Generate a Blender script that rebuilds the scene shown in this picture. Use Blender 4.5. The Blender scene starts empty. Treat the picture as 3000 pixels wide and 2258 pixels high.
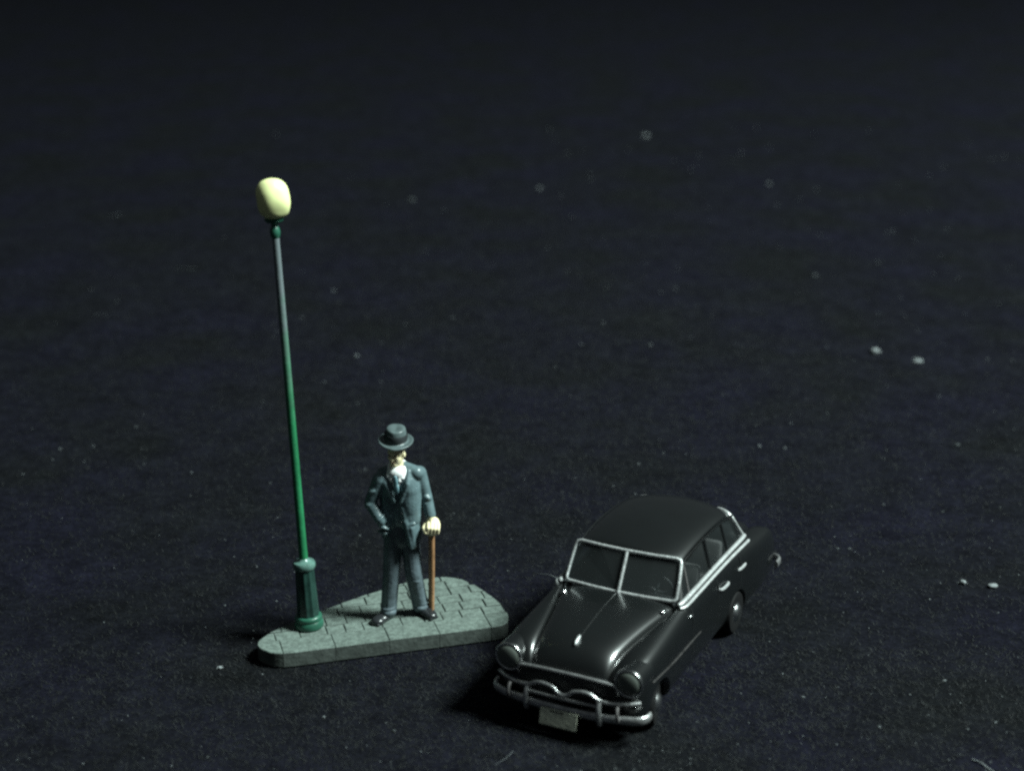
import bpy, bmesh, math, random
from mathutils import Vector, Matrix, noise as mnoise
random.seed(7)
R = math.radians
MM = 0.001                      # everything below is written in millimetres
scene = bpy.context.scene
COL = scene.collection

# ------------------------------------------------------------------ camera, world, light, exposure
PITCH, DIST = R(18.5), 355.0
cam = bpy.data.cameras.new('camera')
cam_ob = bpy.data.objects.new('camera', cam); COL.objects.link(cam_ob)
cam_ob.location = (0, -DIST * math.cos(PITCH) * MM, DIST * math.sin(PITCH) * MM)
cam_ob.rotation_euler = (R(90) - PITCH, 0, 0)
cam.sensor_fit = 'HORIZONTAL'; cam.sensor_width = 36.0
cam.lens = 36.0 * 3600.0 / 2212.0
cam.clip_start = 0.01; cam.clip_end = 20.0
cam.dof.use_dof = True; cam.dof.focus_distance = 0.245; cam.dof.aperture_fstop = 24.0
scene.camera = cam_ob

world = bpy.data.worlds.new('World'); scene.world = world; world.use_nodes = True
bg = world.node_tree.nodes['Background']
bg.inputs['Color'].default_value = (0.80, 0.95, 1.0, 1); bg.inputs['Strength'].default_value = 0.050

def area_lamp(name, loc, target, power, size, color):
    l = bpy.data.lights.new(name, 'AREA'); l.shape = 'DISK'; l.size = size * MM
    l.energy = power; l.color = color
    o = bpy.data.objects.new(name, l); COL.objects.link(o)
    o.location = Vector(loc) * MM
    o.rotation_euler = (Vector(target) - Vector(loc)).to_track_quat('-Z', 'Y').to_euler()
    return o
area_lamp('desk_lamp_light', (939, -270, 1149), (-10, -112, 10), 64.0, 400, (0.84, 1.0, 0.955))

vs = scene.view_settings
vs.view_transform = 'Standard'; vs.look = 'None'; vs.gamma = 1.0; vs.exposure = 0.0; vs.use_curve_mapping = False
scene.render.engine = 'CYCLES'
scene.cycles.use_denoising = False
scene.cycles.pixel_filter_type = 'BLACKMAN_HARRIS'; scene.cycles.filter_width = 2.5
scene.cycles.max_bounces = 8; scene.cycles.caustics_reflective = False; scene.cycles.caustics_refractive = False; scene.cycles.sample_clamp_indirect = 1.0

# ------------------------------------------------------------------ materials
def material(name, color, rough=0.5, metal=0.0, var=0.0, vscale=400.0, bump=0.0, bscale=1500.0,
             spec=0.5, coat=0.0, objvar=0.0, tint=None, detail=4.0):
    m = bpy.data.materials.new(name); m.use_nodes = True
    nt = m.node_tree; b = nt.nodes['Principled BSDF']
    b.inputs['Roughness'].default_value = rough; b.inputs['Metallic'].default_value = metal
    b.inputs['Specular IOR Level'].default_value = spec
    b.inputs['Coat Weight'].default_value = coat; b.inputs['Coat Roughness'].default_value = 0.14
    tc = nt.nodes.new('ShaderNodeTexCoord')
    n = nt.nodes.new('ShaderNodeTexNoise'); n.inputs['Scale'].default_value = vscale; n.inputs['Detail'].default_value = detail
    nt.links.new(tc.outputs['Object'], n.inputs['Vector'])
    mix = nt.nodes.new('ShaderNodeMix'); mix.data_type = 'RGBA'
    c2 = tint if tint else tuple(c * (1 - var) for c in color)
    c1 = color if tint else tuple(min(1, c * (1 + var)) for c in color)
    mix.inputs['A'].default_value = (*c1, 1); mix.inputs['B'].default_value = (*c2, 1)
    ramp = nt.nodes.new('ShaderNodeMapRange')
    ramp.inputs['From Min'].default_value = 0.35; ramp.inputs['From Max'].default_value = 0.65
    nt.links.new(n.outputs['Fac'], ramp.inputs['Value'])
    nt.links.new(ramp.outputs['Result'], mix.inputs['Factor'])
    out = mix.outputs['Result']
    if objvar:
        oi = nt.nodes.new('ShaderNodeObjectInfo'); hsv = nt.nodes.new('ShaderNodeHueSaturation')
        mr = nt.nodes.new('ShaderNodeMapRange')
        mr.inputs['To Min'].default_value = 1 - objvar; mr.inputs['To Max'].default_value = 1 + objvar
        nt.links.new(oi.outputs['Random'], mr.inputs['Value']); nt.links.new(mr.outputs['Result'], hsv.inputs['Value'])
        nt.links.new(out, hsv.inputs['Color']); out = hsv.outputs['Color']
    nt.links.new(out, b.inputs['Base Color'])
    if bump:
        n2 = nt.nodes.new('ShaderNodeTexNoise'); n2.inputs['Scale'].default_value = bscale; n2.inputs['Detail'].default_value = 3
        nt.links.new(tc.outputs['Object'], n2.inputs['Vector'])
        bp = nt.nodes.new('ShaderNodeBump'); bp.inputs['Strength'].default_value = bump; bp.inputs['Distance'].default_value = 0.0002
        nt.links.new(n2.outputs['Fac'], bp.inputs['Height']); nt.links.new(bp.outputs['Normal'], b.inputs['Normal'])
    return m

M = {}
M['cloth'] = material('black_cloth', (0.0048, 0.0053, 0.0062), 0.9, vscale=34, bump=0.55, bscale=4600, spec=0.04, tint=(0.0052, 0.0052, 0.0096), detail=3)
def mottle(m, scales):
    nt = m.node_tree; b = nt.nodes['Principled BSDF']; src = b.inputs['Base Color'].links[0].from_socket
    tc = nt.nodes.new('ShaderNodeTexCoord')
    for sc_, amp in scales:
        n = nt.nodes.new('ShaderNodeTexNoise'); n.inputs['Scale'].default_value = sc_; n.inputs['Detail'].default_value = 2; nt.links.new(tc.outputs['Object'], n.inputs['Vector'])
        mr = nt.nodes.new('ShaderNodeMapRange'); mr.inputs['From Min'].default_value = 0.3; mr.inputs['From Max'].default_value = 0.7
        mr.inputs['To Min'].default_value = 1 - amp; mr.inputs['To Max'].default_value = 1 + amp; nt.links.new(n.outputs['Fac'], mr.inputs['Value'])
        h = nt.nodes.new('ShaderNodeHueSaturation'); nt.links.new(mr.outputs['Result'], h.inputs['Value']); nt.links.new(src, h.inputs['Color']); src = h.outputs['Color']
    nt.links.new(src, b.inputs['Base Color'])
mottle(M['cloth'], ((2600, .38), (800, .30), (260, .28), (90, .16)))
M['fibre'] = material('black_fibre', (0.0095, 0.0105, 0.0110), 0.75, var=0.5, vscale=300, spec=0.25)
M['lint'] = material('grey_lint', (0.19, 0.205, 0.21), 0.9, var=0.25, vscale=900, spec=0.1)
M['dust'] = material('grey_dust', (0.11, 0.12, 0.125), 0.9, var=0.4, vscale=200, spec=0.1)
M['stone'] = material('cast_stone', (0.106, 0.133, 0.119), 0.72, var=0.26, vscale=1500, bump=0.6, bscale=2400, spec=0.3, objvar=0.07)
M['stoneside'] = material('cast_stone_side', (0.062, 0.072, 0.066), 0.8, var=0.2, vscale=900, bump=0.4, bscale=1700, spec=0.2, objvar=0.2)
M['slab'] = material('cast_base', (0.075, 0.092, 0.083), 0.8, var=0.2, vscale=500, bump=0.4)
M['collar'] = material('pale_collar_paint', (0.075, 0.145, 0.125), 0.3, var=0.3, vscale=700, bump=0.4, bscale=1500)  # paler and glossier than the foot paint
M['green'] = material('green_lamp_paint', (0.020, 0.092, 0.060), 0.36, var=0.25, vscale=350, bump=0.25, bscale=1200)
M['column'] = material('dark_green_paint', (0.008, 0.024, 0.020), 0.34, tint=(0.018, 0.052, 0.042), vscale=420, bump=0.3, bscale=1200)
M['postgreen'] = material('post_green_paint', (0.019, 0.160, 0.066), 0.38, var=0.2, vscale=350, bump=0.25, bscale=1200)
M['globe'] = material('cream_globe_paint', (0.80, 0.83, 0.40), 0.5, var=0.08, vscale=250, bump=0.15, bscale=600)
M['jacket'] = material('teal_suit_paint', (0.100, 0.148, 0.160), 0.36, var=0.18, vscale=500, bump=0.5, bscale=1300)
M['trousers'] = material('slate_trouser_paint', (0.092, 0.120, 0.136), 0.46, var=0.18, vscale=500, bump=0.5, bscale=1300)
M['hat'] = material('grey_hat_paint', (0.078, 0.104, 0.106), 0.38, var=0.2, vscale=500, bump=0.3)
M['band'] = material('black_band_paint', (0.02, 0.024, 0.026), 0.5, var=0.1)
M['skin'] = material('skin_paint', (0.80, 0.70, 0.44), 0.5, var=0.06, vscale=500, bump=0.2)
M['shirt'] = material('white_shirt_paint', (0.85, 0.86, 0.86), 0.5, var=0.03, bump=0.2)
M['tie'] = material('blue_tie_paint', (0.17, 0.30, 0.34), 0.4, var=0.1)
M['shoe'] = material('black_shoe_paint', (0.018, 0.02, 0.022), 0.28, var=0.1)
M['eye'] = material('dark_eye_paint', (0.05, 0.04, 0.03), 0.5)
M['lips'] = material('lip_paint', (0.42, 0.25, 0.17), 0.5)
M['cane'] = material('brown_cane_paint', (0.33, 0.175, 0.085), 0.42, var=0.2, vscale=500, bump=0.3)
M['car'] = material('black_car_paint', (0.0022, 0.0030, 0.0032), 0.36, var=0.1, spec=0.6, coat=0.8, bump=0.02, bscale=500)
M['silver'] = material('silver_trim_paint', (0.47, 0.48, 0.48), 0.46, metal=0.55, var=0.15, vscale=900, bump=0.5, bscale=2000)
M['dullsilver'] = material('dull_silver_paint', (0.16, 0.15, 0.15), 0.5, metal=0.5, var=0.2, vscale=900, bump=0.4, bscale=2000)
M['bumper'] = material('worn_chrome', (0.50, 0.50, 0.50), 0.36, metal=0.85, var=0.2, vscale=900, bump=0.3, bscale=2000)
M['chrome'] = material('chrome_plating', (0.66, 0.67, 0.67), 0.24, metal=1.0, var=0.1, vscale=900, bump=0.15, bscale=2000)
M['faintsilver'] = material('worn_silver_line', (0.045, 0.042, 0.042), 0.5, metal=0.3, var=0.4, vscale=900)
M['tyre'] = material('black_rubber', (0.006, 0.006, 0.0065), 0.75, spec=0.15, bump=0.3)
M['dark'] = material('dark_plastic', (0.008, 0.009, 0.010), 0.6)
M['seat'] = material('brown_grey_seat', (0.11, 0.095, 0.09), 0.7, var=0.2, vscale=600)
M['plate'] = material('plate_paint', (0.66, 0.68, 0.54), 0.6, var=0.12, vscale=900, bump=0.3)
M['lens'] = material('headlamp_lens', (0.10, 0.112, 0.10), 0.25, spec=0.5)
M['red'] = material('tail_red', (0.25, 0.01, 0.01), 0.25)

def glass(name, tint, gl):
    m = bpy.data.materials.new(name); m.use_nodes = True; nt = m.node_tree
    b = nt.nodes['Principled BSDF']; b.inputs['Base Color'].default_value = (0.075, 0.083, 0.085, 1); b.inputs['Roughness'].default_value = 0.22
    t = nt.nodes.new('ShaderNodeBsdfTransparent'); t.inputs['Color'].default_value = (*tint, 1)
    mx = nt.nodes.new('ShaderNodeMixShader'); mx.inputs['Fac'].default_value = gl
    nt.links.new(t.outputs[0], mx.inputs[1]); nt.links.new(b.outputs[0], mx.inputs[2])
    nt.links.new(mx.outputs[0], nt.nodes['Material Output'].inputs['Surface'])
    return m
M['glass'] = glass('smoky_glazing', (0.84, 0.87, 0.88), 0.22)
M['sideglass'] = glass('side_glazing', (0.8, 0.83, 0.84), 0.1)

# ------------------------------------------------------------------ mesh helpers (millimetres in, metres out)
def mk(name, verts, faces, mat, parent=None, loc=None, smooth=True, angle=40, world_at=None):
    me = bpy.data.meshes.new(name)
    me.from_pydata([(v[0] * MM, v[1] * MM, v[2] * MM) for v in verts], [], [tuple(f) for f in faces])
    me.validate(); me.update()
    bm = bmesh.new(); bm.from_mesh(me); bmesh.ops.recalc_face_normals(bm, faces=bm.faces[:]); bm.to_mesh(me); bm.free()
    if smooth:
        for p in me.polygons: p.use_smooth = True
        me.set_sharp_from_angle(angle=R(angle))
    me.materials.append(M[mat] if isinstance(mat, str) else mat)
    o = bpy.data.objects.new(name, me); COL.objects.link(o)
    if parent: o.parent = parent
    if loc: o.location = Vector(loc) * MM
    return o

def empty(name, loc, rot=(0, 0, 0)):
    o = bpy.data.objects.new(name, None); COL.objects.link(o)
    o.empty_display_size = 0.005
    o.location = Vector(loc) * MM; o.rotation_euler = rot
    return o

def tag(o, label, cat=None, group=None, kind=None):
    o['label'] = label
    if cat: o['category'] = cat
    if group: o['group'] = group
    if kind: o['kind'] = kind
    return o

class G:
    """collects geometry"""
    def __init__(s): s.v = []; s.f = []
    def add(s, v, f):
        n = len(s.v); s.v += [tuple(p) for p in v]; s.f += [tuple(i + n for i in q) for q in f]; return s
    def map(s, mat): s.v = [tuple(mat @ Vector(p)) for p in s.v]; return s

def ellipsoid(c, r, rot=None, seg=20, rings=12):
    v = [(0, 0, 1)]; f = []
    for i in range(1, rings):
        t = math.pi * i / rings
        for j in range(seg):
            a = 2 * math.pi * j / seg
            v.append((math.sin(t) * math.cos(a), math.sin(t) * math.sin(a), math.cos(t)))
    v.append((0, 0, -1)); n = len(v) - 1
    for j in range(seg): f.append((0, 1 + j, 1 + (j + 1) % seg))
    for i in range(rings - 2):
        for j in range(seg):
            a = 1 + i * seg + j; b = 1 + i * seg + (j + 1) % seg
            f.append((a, a + seg, b + seg, b))
    for j in range(seg): f.append((n, 1 + (rings - 2) * seg + (j + 1) % seg, 1 + (rings - 2) * seg + j))
    if not hasattr(r, '__len__'): r = (r, r, r)
    rm = rot if rot else Matrix.Identity(3)
    return [tuple(rm @ Vector((p[0] * r[0], p[1] * r[1], p[2] * r[2])) + Vector(c)) for p in v], f

def tube(pts, rad, seg=8, closed=False, flat=1.0, up=(0, 0, 1)):
    """sweep a circle (or ellipse) along points; rad scalar or list"""
    pts = [Vector(p) for p in pts]; n = len(pts); v = []; f = []
    rads = rad if hasattr(rad, '__len__') else [rad] * n
    up = Vector(up)
    for i, p in enumerate(pts):
        if closed: t = pts[(i + 1) % n] - pts[i - 1]
        else: t = pts[min(i + 1, n - 1)] - pts[max(i - 1, 0)]
        t.normalize()
        a = t.cross(up)
        if a.length < 1e-4: a = t.cross(Vector((1, 0, 0)))
        a.normalize(); b = a.cross(t).normalized()
        for j in range(seg):
            w = 2 * math.pi * j / seg
            v.append(p + a * math.cos(w) * rads[i] * flat + b * math.sin(w) * rads[i])
    m = n if closed else n - 1
    for i in range(m):
        for j in range(seg):
            k = (i + 1) % n
            f.append((i * seg + j, i * seg + (j + 1) % seg, k * seg + (j + 1) % seg, k * seg + j))
    if not closed:
        f.append(tuple(range(seg - 1, -1, -1))); f.append(tuple((n - 1) * seg + j for j in range(seg)))
    return [tuple(p) for p in v], f

def capsule(a, b, ra, rb, flat=None, seg=16):
    """tapered limb with round ends, as overlapping shells for the remesher"""
    g = G(); g.add(*ellipsoid(a, ra, seg=seg)); g.add(*ellipsoid(b, rb, seg=seg))
    g.add(*tube([a, b], [ra, rb], seg=seg)); return g.v, g.f

def spline(pts, n=6, closed=False):
    """Catmull-Rom through points"""
    P = [Vector(p) for p in pts]; out = []; m = len(P)
    rng = range(m) if closed else range(m - 1)
    for i in rng:
        if closed: p0, p1, p2, p3 = P[i - 1], P[i], P[(i + 1) % m], P[(i + 2) % m]
        else: p0, p1, p2, p3 = P[max(i - 1, 0)], P[i], P[i + 1], P[min(i + 2, m - 1)]
        for k in range(n):
            t = k / n
            out.append(0.5 * ((2 * p1) + (p2 - p0) * t + (2 * p0 - 5 * p1 + 4 * p2 - p3) * t * t + (3 * p1 - p0 - 3 * p2 + p3) * t ** 3))
    if not closed: out.append(P[-1])
    return out

def lathe(profile, seg=40, flute=None):
    """profile (r, z) about the z axis; flute(r,z,angle)->r"""
    v = []; f = []
    for r, z in profile:
        for j in range(seg):
            a = 2 * math.pi * j / seg
            q = flute(r, z, a) if flute else r
            v.append((q * math.cos(a), q * math.sin(a), z))
    for i in range(len(profile) - 1):
        for j in range(seg):
            f.append((i * seg + j, i * seg + (j + 1) % seg, (i + 1) * seg + (j + 1) % seg, (i + 1) * seg + j))
    f.append(tuple(range(seg - 1, -1, -1))); f.append(tuple((len(profile) - 1) * seg + j for j in range(seg)))
    return v, f

def box(c, s, rot=None):
    x, y, z = s[0] / 2, s[1] / 2, s[2] / 2
    v = [(-x, -y, -z), (x, -y, -z), (x, y, -z), (-x, y, -z), (-x, -y, z), (x, -y, z), (x, y, z), (-x, y, z)]
    f = [(0, 3, 2, 1), (4, 5, 6, 7), (0, 1, 5, 4), (1, 2, 6, 5), (2, 3, 7, 6), (3, 0, 4, 7)]
    rm = rot if rot else Matrix.Identity(3)
    return [tuple(rm @ Vector(p) + Vector(c)) for p in v], f

def bevel_box(c, s, bev=0.15, seg=2, rot=None):
    bm = bmesh.new(); v, f = box((0, 0, 0), s)
    vs_ = [bm.verts.new(p) for p in v]
    for q in f: bm.faces.new([vs_[i] for i in q])
    bmesh.ops.bevel(bm, geom=bm.edges[:], offset=bev, segments=seg, profile=0.5, affect='EDGES')
    bm.verts.index_update()
    rm = rot if rot else Matrix.Identity(3)
    V = [tuple(rm @ p.co + Vector(c)) for p in bm.verts]; Fc = [tuple(q.index for q in fc.verts) for fc in bm.faces]
    bm.free(); return V, Fc

def evaluate(v, f, mods, cutters=None):
    """run modifiers on raw geometry and hand the result back as verts, faces"""
    me = bpy.data.meshes.new('tmp'); me.from_pydata(v, [], f); me.validate()
    bm = bmesh.new(); bm.from_mesh(me); bmesh.ops.recalc_face_normals(bm, faces=bm.faces[:]); bm.to_mesh(me); bm.free()
    o = bpy.data.objects.new('tmp', me); COL.objects.link(o)
    extra = []
    for kind, props in mods:
        m = o.modifiers.new(kind, kind)
        for k, val in props.items():
            if k == 'cut':
                cme = bpy.data.meshes.new('cut'); cme.from_pydata(val[0], [], val[1])
                cb = bmesh.new(); cb.from_mesh(cme); bmesh.ops.recalc_face_normals(cb, faces=cb.faces[:]); cb.to_mesh(cme); cb.free()
                co = bpy.data.objects.new('cut', cme); COL.objects.link(co); extra.append((co, cme)); m.object = co
            else: setattr(m, k, val)
    dg = bpy.context.evaluated_depsgraph_get(); dg.update()
    em = o.evaluated_get(dg).to_mesh()
    V = [tuple(p.co) for p in em.vertices]; Fc = [tuple(p.vertices) for p in em.polygons]
    o.evaluated_get(dg).to_mesh_clear()
    bpy.data.objects.remove(o); bpy.data.meshes.remove(me)
    for co, cme in extra: bpy.data.objects.remove(co); bpy.data.meshes.remove(cme)
    return V, Fc

def sculpt(g, voxel=0.12, it=3, fac=0.5):
    return evaluate(g.v, g.f, [('REMESH', dict(mode='VOXEL', voxel_size=voxel, adaptivity=0.0)),
                               ('SMOOTH', dict(factor=fac, iterations=it))])

# ------------------------------------------------------------------ ground cloth
def gz(x, y):
    d = math.hypot(x * 0.8, y + 112)
    return min(1, max(0, (d - 60) / 90)) * 1.6 * mnoise.noise((x * 0.011, y * 0.011, 3.1)) - 0.06
def ground_sheet():
    xs = [-1500, -900, -600] + [-420 + 12 * i for i in range(71)] + [600, 900, 1500]
    ys = [-600, -420] + [-300 + 12 * i for i in range(60)] + [520, 700, 1000, 1500, 2200]
    v = []; f = []
    for y in ys:
        for x in xs:
            v.append((x, y, gz(x, y)))
    n = len(xs)
    for j in range(len(ys) - 1):
        for i in range(n - 1):
            a = j * n + i; f.append((a, a + 1, a + n + 1, a + n))
    o = mk('ground', v, f, 'cloth', angle=180)
    o['kind'] = 'structure'; o['label'] = 'black short pile cloth spread under the models'
    return o
ground_sheet()

def pile():
    rnd = random.Random(3); v = []; f = []
    for i in range(150000):
        x = rnd.gauss(0, 75); y = -120 + rnd.gauss(0, 70)
        if y > -120: y = -120 + (y + 120) * 2.0
        t = min(1, max(0, (y + 165) / 420))
        L = rnd.uniform(0.35, 1.1); w = rnd.uniform(0.03, 0.07) * (1 + t * 1.5); a = rnd.uniform(0, 2 * math.pi)
        dx, dy = math.cos(a), math.sin(a)
        z0 = gz(x, y) + 0.01; z1 = z0 + rnd.uniform(0.07, 0.37)
        n = len(v)
        v += [(x - dy * w, y + dx * w, z0), (x + dy * w, y - dx * w, z0), (x + dx * L, y + dy * L, z1)]
        f.append((n, n + 1, n + 2))
    me = bpy.data.meshes.new('cloth_pile'); me.from_pydata([(p[0] * MM, p[1] * MM, p[2] * MM) for p in v], [], f)
    me.materials.append(M['fibre'])
    o = bpy.data.objects.new('cloth_pile', me); COL.objects.link(o)
    tag(o, 'short black fibres of the cloth pile', None, None, 'stuff')
pile()

# ------------------------------------------------------------------ paved stand
ST_Z = 2.4
stand = empty('display_stand', (-18, -114, 0))
tag(stand, 'grey paved display base with kerb, carrying the lamp and the figurine', 'display base')
def cr2(pts, n): return [(p.x, p.y) for p in spline([(x, y, 0) for x, y in pts], n, closed=True)]
_o = [(-36.3, -122.9), (-35.0, -125.0), (-32.2, -125.9), (-25, -123.95), (-13.7, -120.75), (-4.5, -118.2), (-2.0, -117.45), (-0.95, -116.6), (-0.55, -115.0),
      (-0.9, -112.3), (-2.8, -108.0), (-6.4, -102.8), (-9.0, -100.9), (-12.2, -100.9), (-17.5, -103.5), (-24.5, -109.0), (-31.2, -115.3), (-35.0, -119.6)]
OUT = [(x + 18, y + 114) for x, y in cr2(_o, 4)]
def hull(pts):
    pts = sorted(set(pts))
    def half(p):
        h = []
        for q in p:
            while len(h) >= 2 and (h[-1][0] - h[-2][0]) * (q[1] - h[-2][1]) - (h[-1][1] - h[-2][1]) * (q[0] - h[-2][0]) <= 0: h.pop()
            h.append(q)
        return h[:-1]
    return half(pts) + half(pts[::-1])
OUT = hull(OUT)
def clip(poly, cl):
    out = poly
    for i in range(len(cl)):
        a, b = cl[i], cl[(i + 1) % len(cl)]
        inp, out = out, []
        side = lambda p: (b[0] - a[0]) * (p[1] - a[1]) - (b[1] - a[1]) * (p[0] - a[0])
        for k in range(len(inp)):
            p, q = inp[k - 1], inp[k]; sp, sq = side(p), side(q)
            if (sp < 0) != (sq < 0):
                t = sp / (sp - sq); out.append((p[0] + (q[0] - p[0]) * t, p[1] + (q[1] - p[1]) * t))
            if sq >= 0: out.append(q)
        if not out: return []
    r = []
    for p in out:
        if not r or math.hypot(p[0] - r[-1][0], p[1] - r[-1][1]) > 0.03: r.append(p)
    if len(r) > 2 and math.hypot(r[0][0] - r[-1][0], r[0][1] - r[-1][1]) < 0.03: r.pop()
    return r
def area(p): return 0.5 * sum(p[i - 1][0] * p[i][1] - p[i][0] * p[i - 1][1] for i in range(len(p)))
def shrink(p, d):
    cx = sum(q[0] for q in p) / len(p); cy = sum(q[1] for q in p) / len(p); r = []
    for q in p:
        l = math.hypot(q[0] - cx, q[1] - cy); k = max(0.2, 1 - d / max(l, 1e-6)); r.append((cx + (q[0] - cx) * k, cy + (q[1] - cy) * k))
    return r
def prism(poly, z0, z1, bev, tilt=(0, 0)):
    n = len(poly); v = [(x, y, z0) for x, y in poly] + [(x, y, z1 - bev + tilt[0] * x * 0 ) for x, y in poly]
    cx = sum(q[0] for q in poly) / n; cy = sum(q[1] for q in poly) / n
    v += [(x, y, z1 + tilt[0] * (x - cx) + tilt[1] * (y - cy)) for x, y in shrink(poly, bev * 1.3)]
    f = [tuple(range(n - 1, -1, -1)), tuple(range(2 * n, 3 * n))]
    for k in range(2):
        for i in range(n): f.append((k * n + i, k * n + (i + 1) % n, (k + 1) * n + (i + 1) % n, (k + 1) * n + i))
    return v, f
core = shrink(OUT, 0.35)
mk('base_slab', *prism(core, 0.0, 2.12, 0.1), 'slab', stand, angle=35)
# frame along the front kerb
KA = math.atan2(8.7, 31.0)
kx, ky = math.cos(KA), math.sin(KA)
K0 = (-32.2 + 18 - 4.6 * kx, -125.9 + 114 - 4.6 * ky)
def kframe(u, w): return (K0[0] + kx * u - ky * w, K0[1] + ky * u + kx * w)
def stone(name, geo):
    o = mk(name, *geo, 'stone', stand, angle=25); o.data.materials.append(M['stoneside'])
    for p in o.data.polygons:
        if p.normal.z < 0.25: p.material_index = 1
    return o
def inner_rect(u0, u1, w0, w1, j): return [kframe(u0 + j, w0 + j), kframe(u1 - j, w0 + j), kframe(u1 - j, w1 - j), kframe(u0 + j, w1 - j)]
rnd = random.Random(11)
KD = 4.1
cuts = [-3.0, 4.55, 12.0, 19.8, 27.2, 34.9, 44.0]
for i in range(len(cuts) - 1):
    p = clip(inner_rect(cuts[i], cuts[i + 1], -3, KD, 0.035), OUT)
    if len(p) > 2 and area(p) > 0.5:
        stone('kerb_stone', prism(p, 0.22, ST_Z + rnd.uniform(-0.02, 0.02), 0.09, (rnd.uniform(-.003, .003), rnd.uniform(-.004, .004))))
w = KD; row = 0
while w < 27:
    d = rnd.uniform(2.35, 2.75); u = -3 - rnd.uniform(0, 3)
    while u < 46:
        L = rnd.uniform(2.5, 3.9)
        q = [kframe(u + 0.03 + rnd.uniform(-.0, .06), w + 0.09 + rnd.uniform(0, .08)), kframe(u + L - 0.03 - rnd.uniform(-.0, .06), w + .09 + rnd.uniform(0, .08)),
             kframe(u + L - .03 - rnd.uniform(0, .08), w + d - .08), kframe(u + .03 + rnd.uniform(0, .08), w + d - .08)]
        p = clip(q, OUT)
        if len(p) > 2 and area(p) > 0.35:
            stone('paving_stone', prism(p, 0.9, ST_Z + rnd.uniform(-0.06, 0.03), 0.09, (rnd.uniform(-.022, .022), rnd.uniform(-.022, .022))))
        u += L
    w += d; row += 1

# ------------------------------------------------------------------ street lamp
lamp = empty('street_lamp', (-29.5, -117.6, ST_Z), (0, -math.atan2(2.55, 63.5), 0))
tag(lamp, 'tall green model street lamp with pale yellow egg shaped globe', 'street lamp')
mk('foot', *lathe([(1.75, 0), (2.05, 0.12), (2.12, 0.5), (2.02, 0.95), (1.86, 1.2), (1.92, 1.35), (1.98, 1.6), (1.9, 1.85), (1.72, 2.0), (1.5, 2.02)], 48), 'green', lamp)
def flute(r, z, a): return r * (1 - 0.085 * (0.5 + 0.5 * math.cos(10 * a)) ** 0.6)
mk('column', *lathe([(1.62, 1.95), (1.62, 2.4), (1.55, 4), (1.48, 6), (1.42, 8), (1.38, 9.6)], 120, flute), 'column', lamp)
mk('collar', *lathe([(1.35, 9.3), (1.55, 9.4), (1.66, 9.7), (1.64, 10.1), (1.48, 10.35), (1.1, 10.45), (0.8, 10.62), (0.6, 10.95), (0.45, 11.0)], 40), 'collar', lamp)
# post: green paint, with light glare painted in as grey towards the top
pm = M['postgreen'].copy(); pm.name = 'glare_post_paint'; M['post'] = pm
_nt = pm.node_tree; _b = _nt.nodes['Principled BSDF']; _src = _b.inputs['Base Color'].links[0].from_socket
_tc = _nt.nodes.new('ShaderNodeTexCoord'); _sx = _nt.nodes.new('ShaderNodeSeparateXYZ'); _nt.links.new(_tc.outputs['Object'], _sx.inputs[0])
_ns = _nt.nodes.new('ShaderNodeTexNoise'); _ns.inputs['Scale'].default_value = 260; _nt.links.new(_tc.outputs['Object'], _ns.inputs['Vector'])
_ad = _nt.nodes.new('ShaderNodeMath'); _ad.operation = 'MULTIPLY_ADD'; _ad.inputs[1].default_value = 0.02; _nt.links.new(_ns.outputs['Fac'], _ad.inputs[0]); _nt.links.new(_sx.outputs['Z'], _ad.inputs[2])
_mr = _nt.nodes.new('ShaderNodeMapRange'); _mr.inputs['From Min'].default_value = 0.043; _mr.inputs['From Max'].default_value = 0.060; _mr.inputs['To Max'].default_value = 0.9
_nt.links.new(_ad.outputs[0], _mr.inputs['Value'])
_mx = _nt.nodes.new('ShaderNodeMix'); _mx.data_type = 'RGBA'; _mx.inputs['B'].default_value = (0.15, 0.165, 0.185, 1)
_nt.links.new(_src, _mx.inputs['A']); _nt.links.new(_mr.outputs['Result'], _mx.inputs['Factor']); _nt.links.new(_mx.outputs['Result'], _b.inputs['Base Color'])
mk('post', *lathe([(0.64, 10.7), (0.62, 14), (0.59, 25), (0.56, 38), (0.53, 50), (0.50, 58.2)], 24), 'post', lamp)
mk('neck', *lathe([(0.38, 57.6), (0.5, 57.9), (0.68, 58.3), (0.72, 58.8), (0.6, 59.3), (0.42, 59.6), (0.5, 59.9), (0.85, 60.15)], 32), 'green', lamp)
mk('globe_cup', *lathe([(0.5, 59.95), (1.05, 60.1), (1.28, 60.35), (1.3, 60.65), (1.15, 60.8), (0.9, 60.82)], 36), 'green', lamp)
prof = [(0.95, 60.7), (1.6, 60.85), (2.15, 61.35), (2.5, 62.1), (2.66, 62.95), (2.66, 63.8), (2.5, 64.65), (2.12, 65.4), (1.5, 65.95), (0.85, 66.2), (0.25, 66.28)]
gv, gf = lathe([(p.x, p.y) for p in spline([(r, z, 0) for r, z in prof], 3)], 48)
gv = [(x * (1 + 0.09 * mnoise.noise((x * .45, y * .45, z * .45))) , y * (1 + 0.09 * mnoise.noise((x * .45, y * .45, z * .45 + 9))), z) for x, y, z in gv]
gv = [(x + 0.10 * (63.4 - z) * 0.9, y, z + 0.05 * x) for x, y, z in gv]
gv = [(x * 0.85 + 0.12, y * 0.85, 60.7 + (z - 60.7) * 0.95) for x, y, z in gv]
mk('globe', gv, gf, 'globe', lamp, angle=80)

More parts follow.
